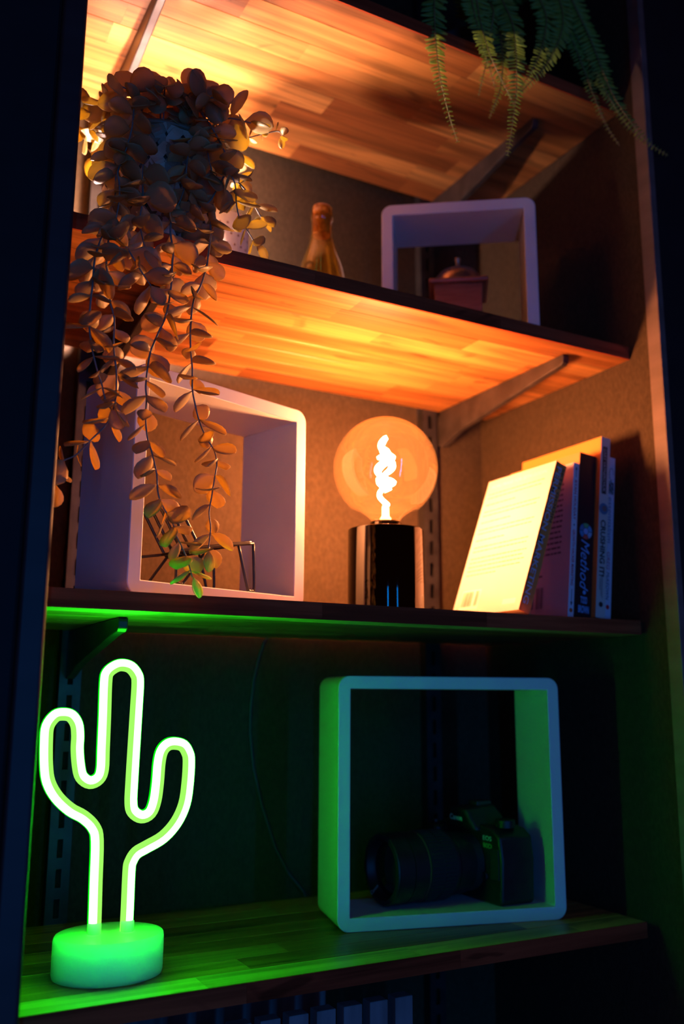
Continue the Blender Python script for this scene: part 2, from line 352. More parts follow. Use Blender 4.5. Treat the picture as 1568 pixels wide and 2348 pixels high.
M['basket'] = leaf_mat('woven_straw', (.2,.1,.055), (.72,.46,.32), .08)
M['basket_dark'] = noisy(mat('basket_lining', (.1,.06,.035), .8), (.08,.05,.03), (.13,.08,.05), (50,50,50))
M['soil'] = noisy(mat('potting_soil', (.03,.02,.015), .95), (.02,.014,.01), (.05,.035,.025), (180,180,180))
M['ceramic'] = noisy(mat('white_ceramic', (.8,.74,.72), .35), (.78,.72,.7), (.83,.77,.75), (20,20,20))
M['ink'] = mat('brown_ink', (.16,.07,.05), .7)
M['bottle'] = thin_glass('yellow_bottle_glass', (.93,.72,.2), 1.5, 0.02, .09, (.8,.5,.08))
M['cork'] = noisy(mat('cork', (.5,.24,.09), .8), (.38,.17,.06), (.58,.3,.12), (260,260,260), 4)
M['grinder_wood'] = noisy(mat('red_brown_wood', (.32,.09,.045), .4), (.25,.065,.03), (.38,.12,.06), (20,20,140))
M['grinder_metal'] = mat('bronze_metal', (.32,.2,.14), .28, .85)
M['cord'] = mat('dark_cord', (.05,.045,.045), .6)
M['crate'] = noisy(mat('grey_weathered_wood', (.2,.19,.19), .75), (.15,.145,.145), (.26,.25,.25), (40,40,8), 5)
M['pot'] = noisy(mat('dark_clay_pot', (.05,.045,.04), .7), (.04,.036,.032), (.065,.06,.055), (30,30,30))

ZT = {'A': .74987, 'B': .40190, 'C': .05160, 'D': -.29012}    # shelf tops
TH = .01684
FY = {'A': -.0078, 'B': -.0009, 'C': .0001, 'D': .0082}       # shelf front edges
XR = {'A': .0032, 'B': .0038, 'C': -.0027, 'D': -.0117}       # shelf right ends
XL, BACK = -.704, .300
WALL_Y, WALL_R, WALL_L = .3155, .0048, -.7082
Z0, Z1 = -.66, 1.3

# ------------------------------------------------------------------ the alcove
struct(MB().box((WALL_L - .02, WALL_Y, Z0), (WALL_R + .02, WALL_Y + .02, Z1)).build('wall_back', M['wall']))
struct(MB().box((WALL_R, -.034, Z0), (WALL_R + .02, WALL_Y, Z1)).build('wall_right', M['wall']))
struct(MB().box((WALL_L - .02, -.03, Z0), (WALL_L, WALL_Y, Z1)).build('wall_left', M['wall']))
struct(MB().box((WALL_R - .0012, -.0545, Z0), (WALL_R + .009, -.034, Z1)).build('trim_1', M['trim_light'], bevel=.0012))
struct(MB().box((WALL_L - .021, -.06, Z0), (WALL_L + .0004, -.03, Z1)).build('trim_2', M['trim'], bevel=.004, seg=4))
struct(MB().box((WALL_R + .009, -.050, Z0), (1.2, .02, Z1)).build('wall_front_right', M['black_wall']))
struct(MB().box((-1.9, -.05, Z0), (WALL_L - .021, .02, Z1)).build('wall_front_left', M['black_wall']))
struct(MB().box((-1.9, -.06, Z0 - .02), (1.2, WALL_Y + .02, Z0)).build('floor', M['black_wall']))
struct(MB().box((WALL_L - .02, -.05, Z1), (WALL_R + .02, WALL_Y + .02, Z1 + .02)).build('ceiling', M['black_wall']))

# ------------------------------------------------------------------ shelves, each glued up from staves
def stave(parent, x0, x1, y0, y1, z0, z1, m, ch=.0006):
    cx, cy, cz = (x0+x1)/2, (y0+y1)/2, (z0+z1)/2
    a, b, h = (x1-x0)/2, (y1-y0)/2, (z1-z0)/2
    pr = [(-b, -h+ch), (-b+ch, -h), (b-ch, -h), (b, -h+ch), (b, h-ch), (b-ch, h), (-b+ch, h), (-b, h-ch)]
    mb = MB(); mb.add([(-a, u, v) for u, v in pr] + [(a, u, v) for u, v in pr],
                      [tuple(range(8)), tuple(range(15, 7, -1))] + [(i, 8+i, 8+(i+1) % 8, (i+1) % 8) for i in range(8)])
    return mb.build('stave', m, parent, loc=(cx, cy, cz))

def shelf(key, label, seed):
    rnd = random.Random(seed)
    t = tag(empty('wooden_shelf', (0, 0, 0)), label, 'shelf', 'butcher block shelves of the alcove')
    n = 8; y0 = FY[key]; w = (BACK - y0) / n
    for r in range(n):
        xs = [XL]; x = XL + rnd.uniform(.06, .34)
        while x < XR[key] - .07: xs.append(x); x += rnd.uniform(.17, .4)
        xs.append(XR[key])
        for i in range(len(xs) - 1):
            j = 0 if r == 0 else rnd.uniform(-.00025, .00025)
            stave(t, xs[i] + .00008, xs[i+1] - .00008, y0 + r*w + .00006, y0 + (r+1)*w - .00006, ZT[key] - TH + j, ZT[key] + min(j, 0), M['sapwood'] if r == 0 and key in 'CD' else M['wood'])
    xs = [XL, XL + rnd.uniform(.2, .3), XL + rnd.uniform(.42, .52), XR[key]]
    for i in range(3):
        stave_l = MB().box((-(xs[i+1]-xs[i])/2 + .00008, -.0008, -TH/2), ((xs[i+1]-xs[i])/2 - .00008, .0008, TH/2)).build('edge_lipping', M['lipping'], t, loc=((xs[i]+xs[i+1])/2, y0 - .0008, ZT[key] - TH/2))
    return t
shelf('A', 'topmost wooden shelf, underside lit bright orange, fern hanging over its edge', 11)
shelf('B', 'wooden shelf with glowing underside right above the globe bulb lamp', 23)
shelf('C', 'wooden shelf carrying the globe bulb lamp and the books', 37)
shelf('D', 'lowest wooden shelf, lit green, under the cactus light', 41)

# ------------------------------------------------------------------ slotted rails and brackets
def rail(x, label):
    t = tag(empty('slotted_rail', (x, WALL_Y, Z0)), label, 'rail', 'slotted wall rails')
    d, w, H = .0145, .0125, Z1 - Z0
    MB().box((-w, -d, 0), (-w + .0015, 0, H)).build('side_flange', M['rail'], t)
    MB().box((w - .0015, -d, 0), (w, 0, H)).build('side_flange', M['rail'], t)
    f = MB(); s = .0032
    f.box((-w, -d - .0012, 0), (-s, -d, H)); f.box((s, -d - .0012, 0), (w, -d, H))
    z = .012
    while z < H - .04:
        f.box((-s, -d - .0012, z), (s, -d, z + .012)); z += .032
    f.build('slotted_face', M['rail'], t)
    return t
rail(-.1015, 'grey slotted steel rail on the back wall behind the globe bulb')
rail(-.6105, 'grey slotted steel rail on the back wall behind the trailing plant')

def bracket(x, key, yf, label, drop=.052):
    zb = ZT[key] - TH - .0003
    t = tag(empty('shelf_bracket', (x, 0, zb)), label, 'bracket', 'steel shelf brackets')
    y1 = .2985
    poly = [(y1, 0), (yf, 0), (yf - .001, -.004), (yf, -.0105), (yf + .004, -.0135), (yf + .03, -.0165), (y1 - .05, -.042), (y1 - .02, -drop), (y1 - .004, -drop - .004), (y1, -drop - .004)]
    MB().prism(poly, (0,1,0), (0,0,1), (1,0,0), (-.0048, 0, 0), .0096).build('arm', M['steel'], t, bevel=.0012)
    MB().box((-.0035, y1, -drop), (.0035, y1 + .008, -.006)).build('hook', M['steel'], t)
    return t
bracket(-.0885, 'A', .052, 'steel bracket under the topmost shelf, near the hanging fern')
bracket(-.607, 'A', .03, 'steel bracket under the topmost shelf, above the trailing plant')
bracket(-.0805, 'B', .023, 'steel bracket lit orange above the books')
bracket(-.5945, 'B', .026, 'black silhouetted bracket behind the hanging eucalyptus strands')
bracket(-.6115, 'C', .074, 'dark bracket lit green above the cactus light')

# ------------------------------------------------------------------ white cube frames
def frame_cube(x, y, z, yaw, w, d, t, label):
    o = empty('cube_frame', (x, y, z), (0, 0, yaw)); tag(o, label, 'box', 'white cube frames')
    R = .0135; seg = 7; outer = []
    for cx, cz, a0 in ((w-R, R, -90), (w-R, w-R, 0), (R, w-R, 90), (R, R, 180)):
        for k in range(seg + 1):
            a = math.radians(a0 + 90*k/seg); outer.append((cx + R*math.cos(a), cz + R*math.sin(a)))
    inner = []
    for cx, cz in ((w-t, t), (w-t, w-t), (t, w-t), (t, t)): inner += [(cx, cz)] * (seg + 1)
    mb = MB(); n = len(outer)
    # inner ring keeps one vertex per corner
    ic = [(w-t, t), (w-t, w-t), (t, w-t), (t, t)]
    vs = [(u, 0, v) for u, v in outer] + [(u, d, v) for u, v in outer] + [(u, 0, v) for u, v in ic] + [(u, d, v) for u, v in ic]
    fs = []
    for i in range(n):
        j = (i+1) % n; a, b = i // (seg+1), j // (seg+1)
        fs.append((i, j, n+j, n+i))
        for off, base in ((0, 2*n), (n, 2*n+4)):
            if a == b: fs.append((off+i, off+j, base+a))
            else: fs.append((off+i, off+j, base+b, base+a))
    for a in range(4):
        b = (a+1) % 4; fs.append((2*n+a, 2*n+b, 2*n+4+b, 2*n+4+a))
    mb.add(vs, fs)
    me = mb.build('frame_body', M['white'], o, smooth=True, bevel=.0009)
    return o
BOXD = frame_cube(-.3501, .1215, ZT['D'], -.2355, .2733, .092, .0143, 'large white cube frame lit blue and green, holding the camera')
BOXC = frame_cube(-.6236, .0227, ZT['C'], .3196, .2263, .092, .0147, 'medium white cube frame holding the wire chair, behind hanging strands')
BOXB = frame_cube(-.2719, .1538, ZT['B'], -.6144, .2014, .092, .0150, 'small white cube frame around the coffee grinder')

# ------------------------------------------------------------------ globe bulb lamp
LX, LY = -.300, .100
lamp = tag(empty('table_lamp', (LX, LY, ZT['C'])), 'black chrome table lamp with a large glowing amber globe bulb', 'lamp')
R = .0445
MB().lathe([(0, 0), (R, 0), (R, .0985), (R - .0006, .0998), (R - .0018, .1003), (R - .004, .1003), (.021, .1003), (0, .1003)], n=96).build('base', M['chrome'], lamp, smooth=True)
MB().lathe([(.0185, .1003), (.0185, .1085), (.0175, .1098), (.0, .1098)], n=64).build('socket_collar', M['chrome'], lamp, smooth=True)
zc, rb = .1745, .0625
prof = [(.0150, .1085), (.0163, .1120), (.0200, .1163), (.0262, .1195)]
prof = [(.0168, .1075), (.0172, .1105), (.0190, .1140), (.0225, .1175), (.0275, .1212), (.0335, .1252), (.0385, .1290)]
a0 = math.asin((zc - .1290) / rb)
a0 = math.acos(min(1, .0405 / rb))
prof = prof[:-1]
for k in range(0, 29):
    a = lerp(-a0, math.pi/2, k/28); prof.append((max(rb*math.cos(a), .0001), zc + rb*math.sin(a)))
bulb = MB().lathe(prof, n=72).build('bulb_glass', M['bulb_glass'], lamp, smooth='all')
# the soft spiral filament on its stem
pts = []
for k in range(90):
    s = k / 89; a = 2*math.pi*2.6*s + .4
    rr = .0105*math.sin(math.pi*(.08 + .86*s))**.7
    pts.append((rr*math.cos(a), rr*math.sin(a), lerp(.131, .212, s)))
for k in range(1, 46):
    s = k / 45; a = 2*math.pi*(2.6 - 1.7*s) + .4 + math.pi*s; rr = lerp(.0035, .0075, s**.6)
    pts.append((rr*math.cos(a) + .001, rr*math.sin(a), lerp(.212, .158, s)))
MB().tube(pts, .0024, 7).build('filament', M['filament'], bulb, smooth='all')
MB().lathe([(.0065, .1098), (.0065, .114), (.0042, .117), (.0040, .127), (.0030, .131), (0, .132)], n=20).build('glass_stem', M['bulb_stem'], bulb, smooth=True)

# the second, small lamp that stands behind the basket and lights the bay from there
HX, HY = -.610, .2780
hl = tag(empty('small_lamp', (HX, HY, ZT['B'])), 'small white bulb lamp shining from behind the woven basket', 'lamp')
MB().lathe([(0, 0), (.026, 0), (.026, .006), (.012, .008), (.012, .010), (0, .010)], n=40).build('base', M['ceramic'], hl, smooth=True)
hb = MB().lathe([(r_, z_ - .024) for r_, z_ in ((.0085, .034), (.010, .040), (.016, .050), (.019, .060), (.0185, .068), (.014, .077), (.007, .082), (.0001, .0835))], n=32).build('bulb_glass', M['clear_glass'], hl, smooth='all')
MB().lathe([(.0001, .024), (.0045, .026), (.0062, .034), (.0045, .042), (.0001, .044)], n=12).build('filament', M['hidden_filament'], hb, smooth='all')

ul = tag(empty('uplight', (-.5500, .1980, ZT['B'])), 'small white uplight shining up between the woven basket and the canister', 'light')
MB().lathe([(.0001, 0), (.0215, 0), (.0225, .0015), (.0225, .026), (.0215, .0275), (.0185, .0275), (.0180, .0262)], n=40).build('housing', M['ceramic'], ul, smooth=True)
MB().lathe([(.0180, .0264), (.0165, .0285), (.0125, .0302), (.0075, .0311), (.0001, .0314)], n=24).build('dome_lens', M['uplight'], ul, smooth='all')

# the lamp's cord on the back wall under the shelf
tag(MB().tube([(-.330, .304, .070), (-.345, .3065, .050), (-.3605, .312, .030), (-.368, .3135, .005), (-.3735, .3135, -.02), (-.3768, .3135, -.055), (-.3769, .3135, -.086), (-.371, .3135, -.13), (-.358, .3135, -.1775), (-.338, .3135, -.23), (-.32, .312, -.262), (-.30, .3075, -.285), (-.29, .3075, -.31)], .0019, 6)
    .build('power_cord', M['cord'], smooth='all'), 'thin dark cord hanging down the back wall behind the cactus light', 'cord')

# ------------------------------------------------------------------ cactus light
CXY = (-.606, .088); CYAW = math.radians(-6)
neon = tag(empty('cactus_light', (CXY[0], CXY[1], ZT['D']), (0, 0, CYAW)), 'green neon cactus light on a round base', 'light')
bp_ = []
for r, h in ((.93, 0), (.985, .001), (1.0, .004), (1.0, .0315), (.99, .0345), (.965, .036), (0.0001, .0362)):
    bp_.append((r, h))
mb = MB(); n = 72
vs = []; fs = []
for r, h in bp_:
    for k in range(n):
        a = 2*math.pi*k/n; vs.append((.0500*r*math.cos(a), .0425*r*math.sin(a), h))
for i in range(len(bp_) - 1):
    for k in range(n): k2 = (k+1) % n; fs.append((i*n+k, i*n+k2, (i+1)*n+k2, (i+1)*n+k))
fs.append(tuple(range(n-1, -1, -1)))
mb.add(vs, fs).build('base', M['neon_base'], neon, smooth=True)
def smooth_path(P, sub=5, closed=False):
    P = [Vector(q) for q in P]; out = []
    for i in range(len(P) - 1):
        p0, p1, p2, p3 = P[max(i-1, 0)], P[i], P[i+1], P[min(i+2, len(P)-1)]
        for k in range(sub):
            t = k / sub
            out.append(.5*((2*p1) + (p2-p0)*t + (2*p0-5*p1+4*p2-p3)*t*t + (3*p1-p0-3*p2+p3)*t**3))
    out.append(P[-1]); return out
cp = smooth_path([(x, 0, z - ZT['D']) for x, z in CACTUS], 4)
inw = []
for i in range(len(cp)):
    t = (cp[min(i+1, len(cp)-1)] - cp[max(i-1, 0)]).normalized()
    inw.append(Vector((t.z, 0, -t.x)))          # towards the inside of the outline
MB().tube([q - w*.0008 for q, w in zip(cp, inw)], .0044, 12, up0=(0,1,0)).build('diffuser_tube', M['neon'], neon, smooth='all')
MB().tube([q + w*.0022 + Vector((0,.0012,0)) for q, w in zip(cp, inw)], .0044, 10, up0=(0,1,0)).build('backing_strip', M['neon_back'], neon, smooth='all')
MB().tube([q - w*.0013 + Vector((0,.0030,0)) for q, w in zip(cp, inw)], .0048, 10, up0=(0,1,0)).build('outer_sleeve', M['neon_rim'], neon, smooth='all')
for i in (0, -1):
    q = cp[i]
    MB().lathe([(.0062, -.002), (.0062, .0085), (.0055, .0095), (.0, .0095)], (q.x, 0, .036), 24).build('tube_socket', M['neon_base'], neon, smooth=True)

# ------------------------------------------------------------------ books
BK = {}
def flat(name, c, rough=.5): 
    BK[name] = BK.get(name) or mat(name, c, rough); return BK[name]
def bars(name, rects, o, ex, ey, mt, parent):
    """flat print: rectangles (u0,v0,u1,v1) on the plane o + u*ex + v*ey"""
    o, ex, ey = Vector(o), Vector(ex), Vector(ey); mb = MB()
    for u0, v0, u1, v1 in rects: mb.add([o+ex*u0+ey*v0, o+ex*u1+ey*v0, o+ex*u1+ey*v1, o+ex*u0+ey*v1], [(0,1,2,3)])
    me = mb.mesh(name); me.materials.append(mt); ob = bpy.data.objects.new(name, me); COL.objects.link(ob); ob.parent = parent
    if len(rects) > 1: ob['kind'] = 'stuff'
    return ob
def disc(name, c, r, o, ex, ey, mt, parent, r0=0.0, a0=0.0, a1=360.0, n=28):
    o, ex, ey = Vector(o), Vector(ex), Vector(ey); mb = MB(); pts = []; fs = []
    for k in range(n + 1):
        a = math.radians(lerp(a0, a1, k/n))
        for q in (r0, r): pts.append(o + ex*(c[0] + q*math.cos(a)) + ey*(c[1] + q*math.sin(a)))
    for k in range(n): fs.append((2*k, 2*k+1, 2*k+3, 2*k+2))
    mb.add(pts, fs); me = mb.mesh(name); me.materials.append(mt); ob = bpy.data.objects.new(name, me); COL.objects.link(ob); ob.parent = parent; return ob

def book(label, xr, y, lean, t, h, d, spine_m, left_m, right_m):
    """xr = x of the bottom right edge it pivots on; local: x -t..0, y 0..d, z 0..h; the spine looks to -y"""
    b = tag(empty('book', (xr, y, ZT['C'] + .0002), (0, math.radians(lean), 0)), label, 'book', 'marketing paperbacks on the shelf')
    c = .0007
    MB().box((-t + c, c, .0015), (-c, d - .001, h - .0015)).build('page_block', flat('paper', (.72,.66,.55), .8), b)
    MB().box((-t, 0, 0), (0, c, h)).build('spine', spine_m, b, bevel=.0003)
    MB().box((-t, c*.2, 0), (-t + c, d, h)).build('cover', left_m, b)
    MB().box((-c, c*.2, 0), (0, d, h)).build('cover', right_m, b)
    return b
DN, RT = (0,0,-1), (1,0,0)      # spine lettering runs down, its tops point right
def spine_text(b, s, t, h, z_top, length, x_lo, height, mt, name='spine_lettering', **kw):
    return lettering(name, s, (-t + x_lo, -.0002, z_top), DN, RT, mt, b, w=length, h=height, **kw)
def blurb(b, t, h, d, mt, lines, seed, o_y=.012, print_h=.0016, name='blurb_print'):
    """rows of unreadably small print on the back cover (left face); u runs from the far edge towards the spine"""
    rnd = random.Random(seed); R_ = []
    for z, u0, u1 in lines:
        u = u0
        while u < u1 - .002:
            w = min(rnd.uniform(.003, .010), u1 - u); R_.append((u, z, u + w, z + print_h)); u += w + .0011
    return bars(name, R_, (-t - .0002, d, 0), (0,-1,0), (0,0,1), mt, b)
def barcode(b, t, d, u0, z0, w, h, ink, paper, seed):
    bars('barcode_panel', [(u0, z0, u0+w, z0+h)], (-t - .00015, d, 0), (0,-1,0), (0,0,1), paper, b)
    rnd = random.Random(seed); R_ = []; u = u0 + .002
    while u < u0 + w - .003:
        k = rnd.uniform(.0003, .0011)
        if not (u0 + w*.62 < u < u0 + w*.7): R_.append((u, z0 + .004, u + k, z0 + h - .002))
        u += k + rnd.uniform(.0003, .0009)
    bars('barcode', R_, (-t - .0003, d, 0), (0,-1,0), (0,0,1), ink, b)

white_i = flat('white_print', (.8,.8,.84)); black_i = flat('black_print', (.02,.02,.025)); red_i = flat('red_print', (.55,.03,.05)); grey_i = flat('grey_print', (.26,.16,.1)); cream = flat('cream_cover', (.6,.46,.42)); orange = flat('orange_cover', (.72,.25,.05), .4)

# 1: leaning, back cover to the lamp
t, h, d = .0165, .193, .132
b = book('orange-spined book leaning over, pale back cover facing the lamp', -.1655, .008, 19.8, t, h, d, flat('burnt_orange_spine', (.85,.26,.06), .4), cream, orange)
bars('spine_edge', [(0, 0, .0035, h)], (-t, -.0001, 0), (1,0,0), (0,0,1), flat('bright_orange', (.75,.2,.03)), b)
spine_text(b, 'PERMISSION MARKETING', t, h, h - .006, h - .016, .0028, .0075, flat('lilac_print', (.62,.55,.66)), bold=.01)
spine_text(b, 'SETH GODIN', t, h, h - .005, .072, .0112, .0038, flat('brown_print', (.12,.06,.04)), bold=.02)
lines = []
z = h - .022
for n_, ln in enumerate((2, 1, 2, 1, 2, 1, 2, 5, 1, 2, 2, 1)):
    for k in range(ln): lines.append((z, .008, .118 - (.05 if k == ln-1 and n_ % 2 else .004*(k % 2)))); z -= .0058
    z -= .0042
lines = [q for q in lines if q[0] > .046]
blurb(b, t, h, d, grey_i, lines, 3, print_h=.0014)
barcode(b, t, d, .012, .008, .038, .026, grey_i, flat('barcode_white', (.75,.68,.6)), 5)
lettering('cover_heading', 'MORE PRAISE FOR SETH GODIN', (-t - .0002, d - .01, h - .013), (0,-1,0), (0,0,1), flat('pale_print', (.78,.72,.64)), b, w=.108, h=.0048)
bars('price_panel', [(.098, .009, .122, .0155)], (-t - .0002, d, 0), (0,-1,0), (0,0,1), flat('barcode_white', (.75,.68,.6)), b)

# 2: thin, white spine
t, h, d = .0086, .190, .128
b = book('thin white-spined book with red spine lettering, behind the leaning one', -.0968, .012, 6.2, t, h, d, flat('white_spine', (.7,.7,.76)), flat('pink_cover', (.68,.5,.5)), flat('white_spine', (.7,.7,.76)))
spine_text(b, 'RYAN HOLIDAY', t, h, h - .022, .050, .0022, .0042, red_i, bold=.02)
disc('spine_dot', (h - .078, 0), .0011, (-t + .0042, -.0002, 0), (0,0,1), (1,0,0), black_i, b)
spine_text(b, 'GROWTH HACKER MARKETING', t, h, h - .084, .068, .0022, .0042, red_i, bold=.02)
bars('spine_arrow', [(h - .018, -.0004, h - .008, .0004), (.018, -.0004, .034, .0004)], (-t + .0045, -.0002, 0), (0,0,1), (1,0,0), black_i, b)
MB().add([(-t + .0045, -.0002, h - .004), (-t + .0028, -.0002, h - .0085), (-t + .0062, -.0002, h - .0085), (-t + .0045, -.0002, .0135), (-t + .0028, -.0002, .0185), (-t + .0062, -.0002, .0185)], [(0,1,2), (3,4,5)]).build('spine_arrow_head', black_i, b)
disc('spine_emblem', (.0085, .0), .0026, (-t + .0043, -.0002, 0), (0,0,1), (1,0,0), flat('orange_red', (.6,.12,.03)), b)
lines = []; z = h - .026
while z > .072: lines.append((z, .02, .112)); z -= .0066
lines.append((.052, .05, .082))
blurb(b, t, h, d, flat('dim_print', (.16,.1,.11)), lines, 8, print_h=.0024)
barcode(b, t, d, .028, .009, .058, .032, flat('dim_print', (.16,.1,.11)), flat('pink_panel', (.62,.46,.47)), 6)

# 3: black
t, h, d = .0262, .203, .135
b = book('thick black book with blue script title on its spine', -.0688, .013, 6.2, t, h, d, flat('black_spine', (.012,.012,.016), .35), flat('orange_brown_cover', (.5,.2,.06)), flat('black_cover', (.012,.012,.016), .35))
cx = .0135; zc_ = h - .098
for k, col in enumerate(((.1,.35,.6), (.12,.42,.16), (.07,.2,.4), (.05,.28,.55), (.6,.1,.08), (.3,.5,.7))):
    disc('emblem_segment', (0, 0), .0098, (-t + cx, -.00025, zc_), (1,0,0), (0,0,1), flat('emblem_%d' % k, col), b, .0045, k*60 + 3, k*60 + 57, 8)
disc('emblem_centre', (0, 0), .0038, (-t + cx, -.00025, zc_), (1,0,0), (0,0,1), flat('emblem_blue', (.3,.45,.75)), b)
spine_text(b, 'E5', t, h, zc_ + .0018, .0036, cx - .0018, .0036, flat('emblem_2', (.07,.2,.4)))
spine_text(b, 'Method', t, h, zc_ - .011, .062, cx - .0065, .013, flat('sky_print', (.2,.42,.75)), shear=.35)
disc('publisher_mark', (0, 0), .0024, (-t + cx + .001, -.0002, .030), (1,0,0), (0,0,1), flat('sky_print', (.2,.42,.75)), b)
lettering('author_lettering', 'TODD', (-t + cx - .0045, -.0002, .0165), (1,0,0), (0,0,1), flat('sky_print', (.2,.42,.75)), b, w=.0105, h=.0085, bold=.03)
lettering('author_lettering', 'BROWN', (-t + cx - .0075, -.0002, .0050), (1,0,0), (0,0,1), flat('sky_print', (.2,.42,.75)), b, w=.0165, h=.0090, bold=.03)

# 4: tall, cream spine, orange cover
t, h, d = .0150, .2265, .152
b = book('tallest book, cream spine with bold black title, glowing orange cover', -.0528, .006, 6.2, t, h, d, flat('cream_spine', (.58,.52,.46)), orange, flat('cream_spine', (.58,.52,.46)))
bars('name_panel', [(.0030, h - .073, .0105, h - .012)], (-t, -.00015, 0), (1,0,0), (0,0,1), black_i, b)
spine_text(b, 'GARY VAYNERCHUK', t, h, h - .0145, .056, .0045, .0045, flat('cream_print', (.5,.45,.4)), bold=.01)
disc('portrait_disc', (0, 0), .0072, (-t + .0072, -.0002, h - .092), (1,0,0), (0,0,1), flat('portrait_blue', (.08,.18,.3)), b)
disc('portrait_head', (0, 0), .0038, (-t + .0085, -.0003, h - .0915), (1,0,0), (0,0,1), flat('portrait_tone', (.22,.13,.12)), b)
spine_text(b, 'CRUSHING IT!', t, h, h - .106, .070, .0032, .0082, black_i, bold=.03)
bars('spine_small_print', [(.0045, .034, .0052, .048), (.0065, .027, .0072, .052), (.0085, .024, .0092, .053)], (-t, -.0002, 0), (1,0,0), (0,0,1), flat('dim_print', (.16,.1,.11)), b)
bars('spine_small_print', [(.0045, .036, .0052, .044)], (-t, -.0002, 0), (1,0,0), (0,0,1), flat('dim_print', (.16,.1,.11)), b)
disc('publisher_mark', (0, 0), .0032, (-t + .0075, -.0002, .0165), (1,0,0), (0,0,1), black_i, b)

# 5: white spine
t, h, d = .0122, .2035, .14
b = book('white-spined book with scribbled black mark and red name, beside the tallest', -.0400, .010, 6.2, t, h, d, flat('lilac_spine', (.56,.54,.64)), flat('white_spine', (.7,.7,.76)), flat('white_spine', (.7,.7,.76)))
sc = []
for k in range(40):
    a = k*.9; sc.append((-t + .0065 + .0038*math.cos(a*1.3), -.0004, h - .040 + .009*math.sin(a) * (1 - k/90)))
MB().tube(smooth_path(sc, 3), .00035, 4).build('scribble', black_i, b)
lp = [(-t + .0065 + .0035*math.cos(k*.35), -.0004, h - .022 + .008*math.sin(k*.35)) for k in range(16)]
MB().tube(lp, .0003, 4).build('scribble', black_i, b)
spine_text(b, 'essentialism', t, h, h - .052, .058, .0025, .0068, flat('ink_print', (.12,.11,.16)), shear=.15)
spine_text(b, 'GREG', t, h, h - .1215, .022, .003, .0052, red_i, shear=.2)
spine_text(b, 'McKEOWN', t, h, h - .1465, .034, .003, .0048, black_i, shear=.2)
disc('publisher_mark', (0, 0), .0028, (-t + .0065, -.0002, .0145), (1,0,0), (0,0,1), flat('bright_red', (.62,.02,.03)), b)

# ------------------------------------------------------------------ wire lounge chair in the cube frame
def chair():
    c = tag(empty('wire_chair', (-.5300, .0985, ZT['C'] + .0149), (0, 0, math.radians(17))), 'miniature black wire lounge chair inside the medium cube frame', 'chair')
    r = .0016
    def rod(name, P, closed=False): return MB().tube(P, r, 7, closed=closed).build(name, M['black_rod'], c, smooth='all')
    W = .031
    def loop(P, rad=.006):          # rounded closed outline
        P = [Vector(q) for q in P]; out = []
        for i in range(len(P)):
            p, a, b_ = P[i], P[i-1], P[(i+1) % len(P)]
            u = (a-p).normalized(); v = (b_-p).normalized()
            for k in range(5):
                s = k/4; out.append((p + u*rad)*(1-s)**2 + p*2*s*(1-s) + (p + v*rad)*s*s)
        return out
    # seat slopes down to the back, backrest reclines
    sf, sb = (.048, .0545), (-.010, .0430)
    rod('seat_frame', loop([(sf[0], -W, sf[1]), (sf[0], W, sf[1]), (sb[0], W, sb[1]), (sb[0], -W, sb[1])]), True)
    for k in range(1, 5):
        y = -W + 2*W*k/5; rod('seat_rod', [(sf[0], y, sf[1]), (sb[0], y, sb[1])])
    bt, bb = (-.050, .0835), (-.0180, .0360)
    rod('back_frame', loop([(bb[0], -W, bb[1]), (bb[0], W, bb[1]), (bt[0], W, bt[1]), (bt[0], -W, bt[1])], .008), True)
    for k in range(1, 4):
        y = -W + 2*W*k/4; rod('back_rod', [(bb[0], y, bb[1]), (bt[0], y, bt[1])])
    for s in (-1, 1):
        y = s*(W + .0034)
        rod('side_rail', smooth_path([(.046, y, .0520), (.02, y, .0475), (-.02, y, .0400), (-.050, y, .034)], 3))
        rod('leg', smooth_path([(.026, y, .0485), (.039, y, .006), (.0415, y, .0018), (.0455, y, .0018), (.0485, y, .006), (.046, y, .052)], 4))
        rod('leg', smooth_path([(-.012, y, .0415), (-.040, y, .0045), (-.0435, y, .0018), (-.0475, y, .0018), (-.0505, y, .0055), (-.050, y, .034)], 4))
    rod('cross_bar', [(.020, -W - .0034, .0470), (.020, W + .0034, .0470)])
    rod('cross_bar', [(-.022, -W - .0034, .0395), (-.022, W + .0034, .0395)])
chair()

# ------------------------------------------------------------------ coffee grinder
g = tag(empty('coffee_grinder', (-.1645, .1330, ZT['B'] + .0153), (0, 0, -.6144)), 'old wooden coffee grinder with a metal dome inside the small cube frame', 'grinder')
def taper(name, w0, w1, z0, z1, m, bev=.0015):
    a, b_ = w0/2, w1/2
    return MB().add([(-a,-a,z0),(a,-a,z0),(a,a,z0),(-a,a,z0),(-b_,-b_,z1),(b_,-b_,z1),(b_,b_,z1),(-b_,b_,z1)],
                    [(0,3,2,1),(4,5,6,7),(0,1,5,4),(1,2,6,5),(2,3,7,6),(3,0,4,7)]).build(name, m, g, bevel=bev)
taper('foot_plate', .078, .078, 0, .008, M['grinder_wood'])
body = taper('wooden_body', .058, .064, .008, .076, M['grinder_wood'])
MB().box((-.022, -.0335, .016), (.022, -.028, .040)).build('drawer', M['grinder_wood'], g, bevel=.001)
MB().lathe([(.0001, -.006), (.0035, -.0045), (.0045, -.001), (.003, .002), (.002, .006)], (0, 0, 0), 16).build('knob', M['grinder_metal'], g, smooth=True, loc=(0, -.037, .028))
taper('top_plate', .077, .079, .076, .0825, M['grinder_wood'], .003)
MB().lathe([(.0315, .0825), (.0318, .090), (.0300, .0975), (.0245, .1040), (.0150, .1085), (.006, .1105), (.0001, .111)], n=48).build('metal_dome', M['grinder_metal'], g, smooth=True)
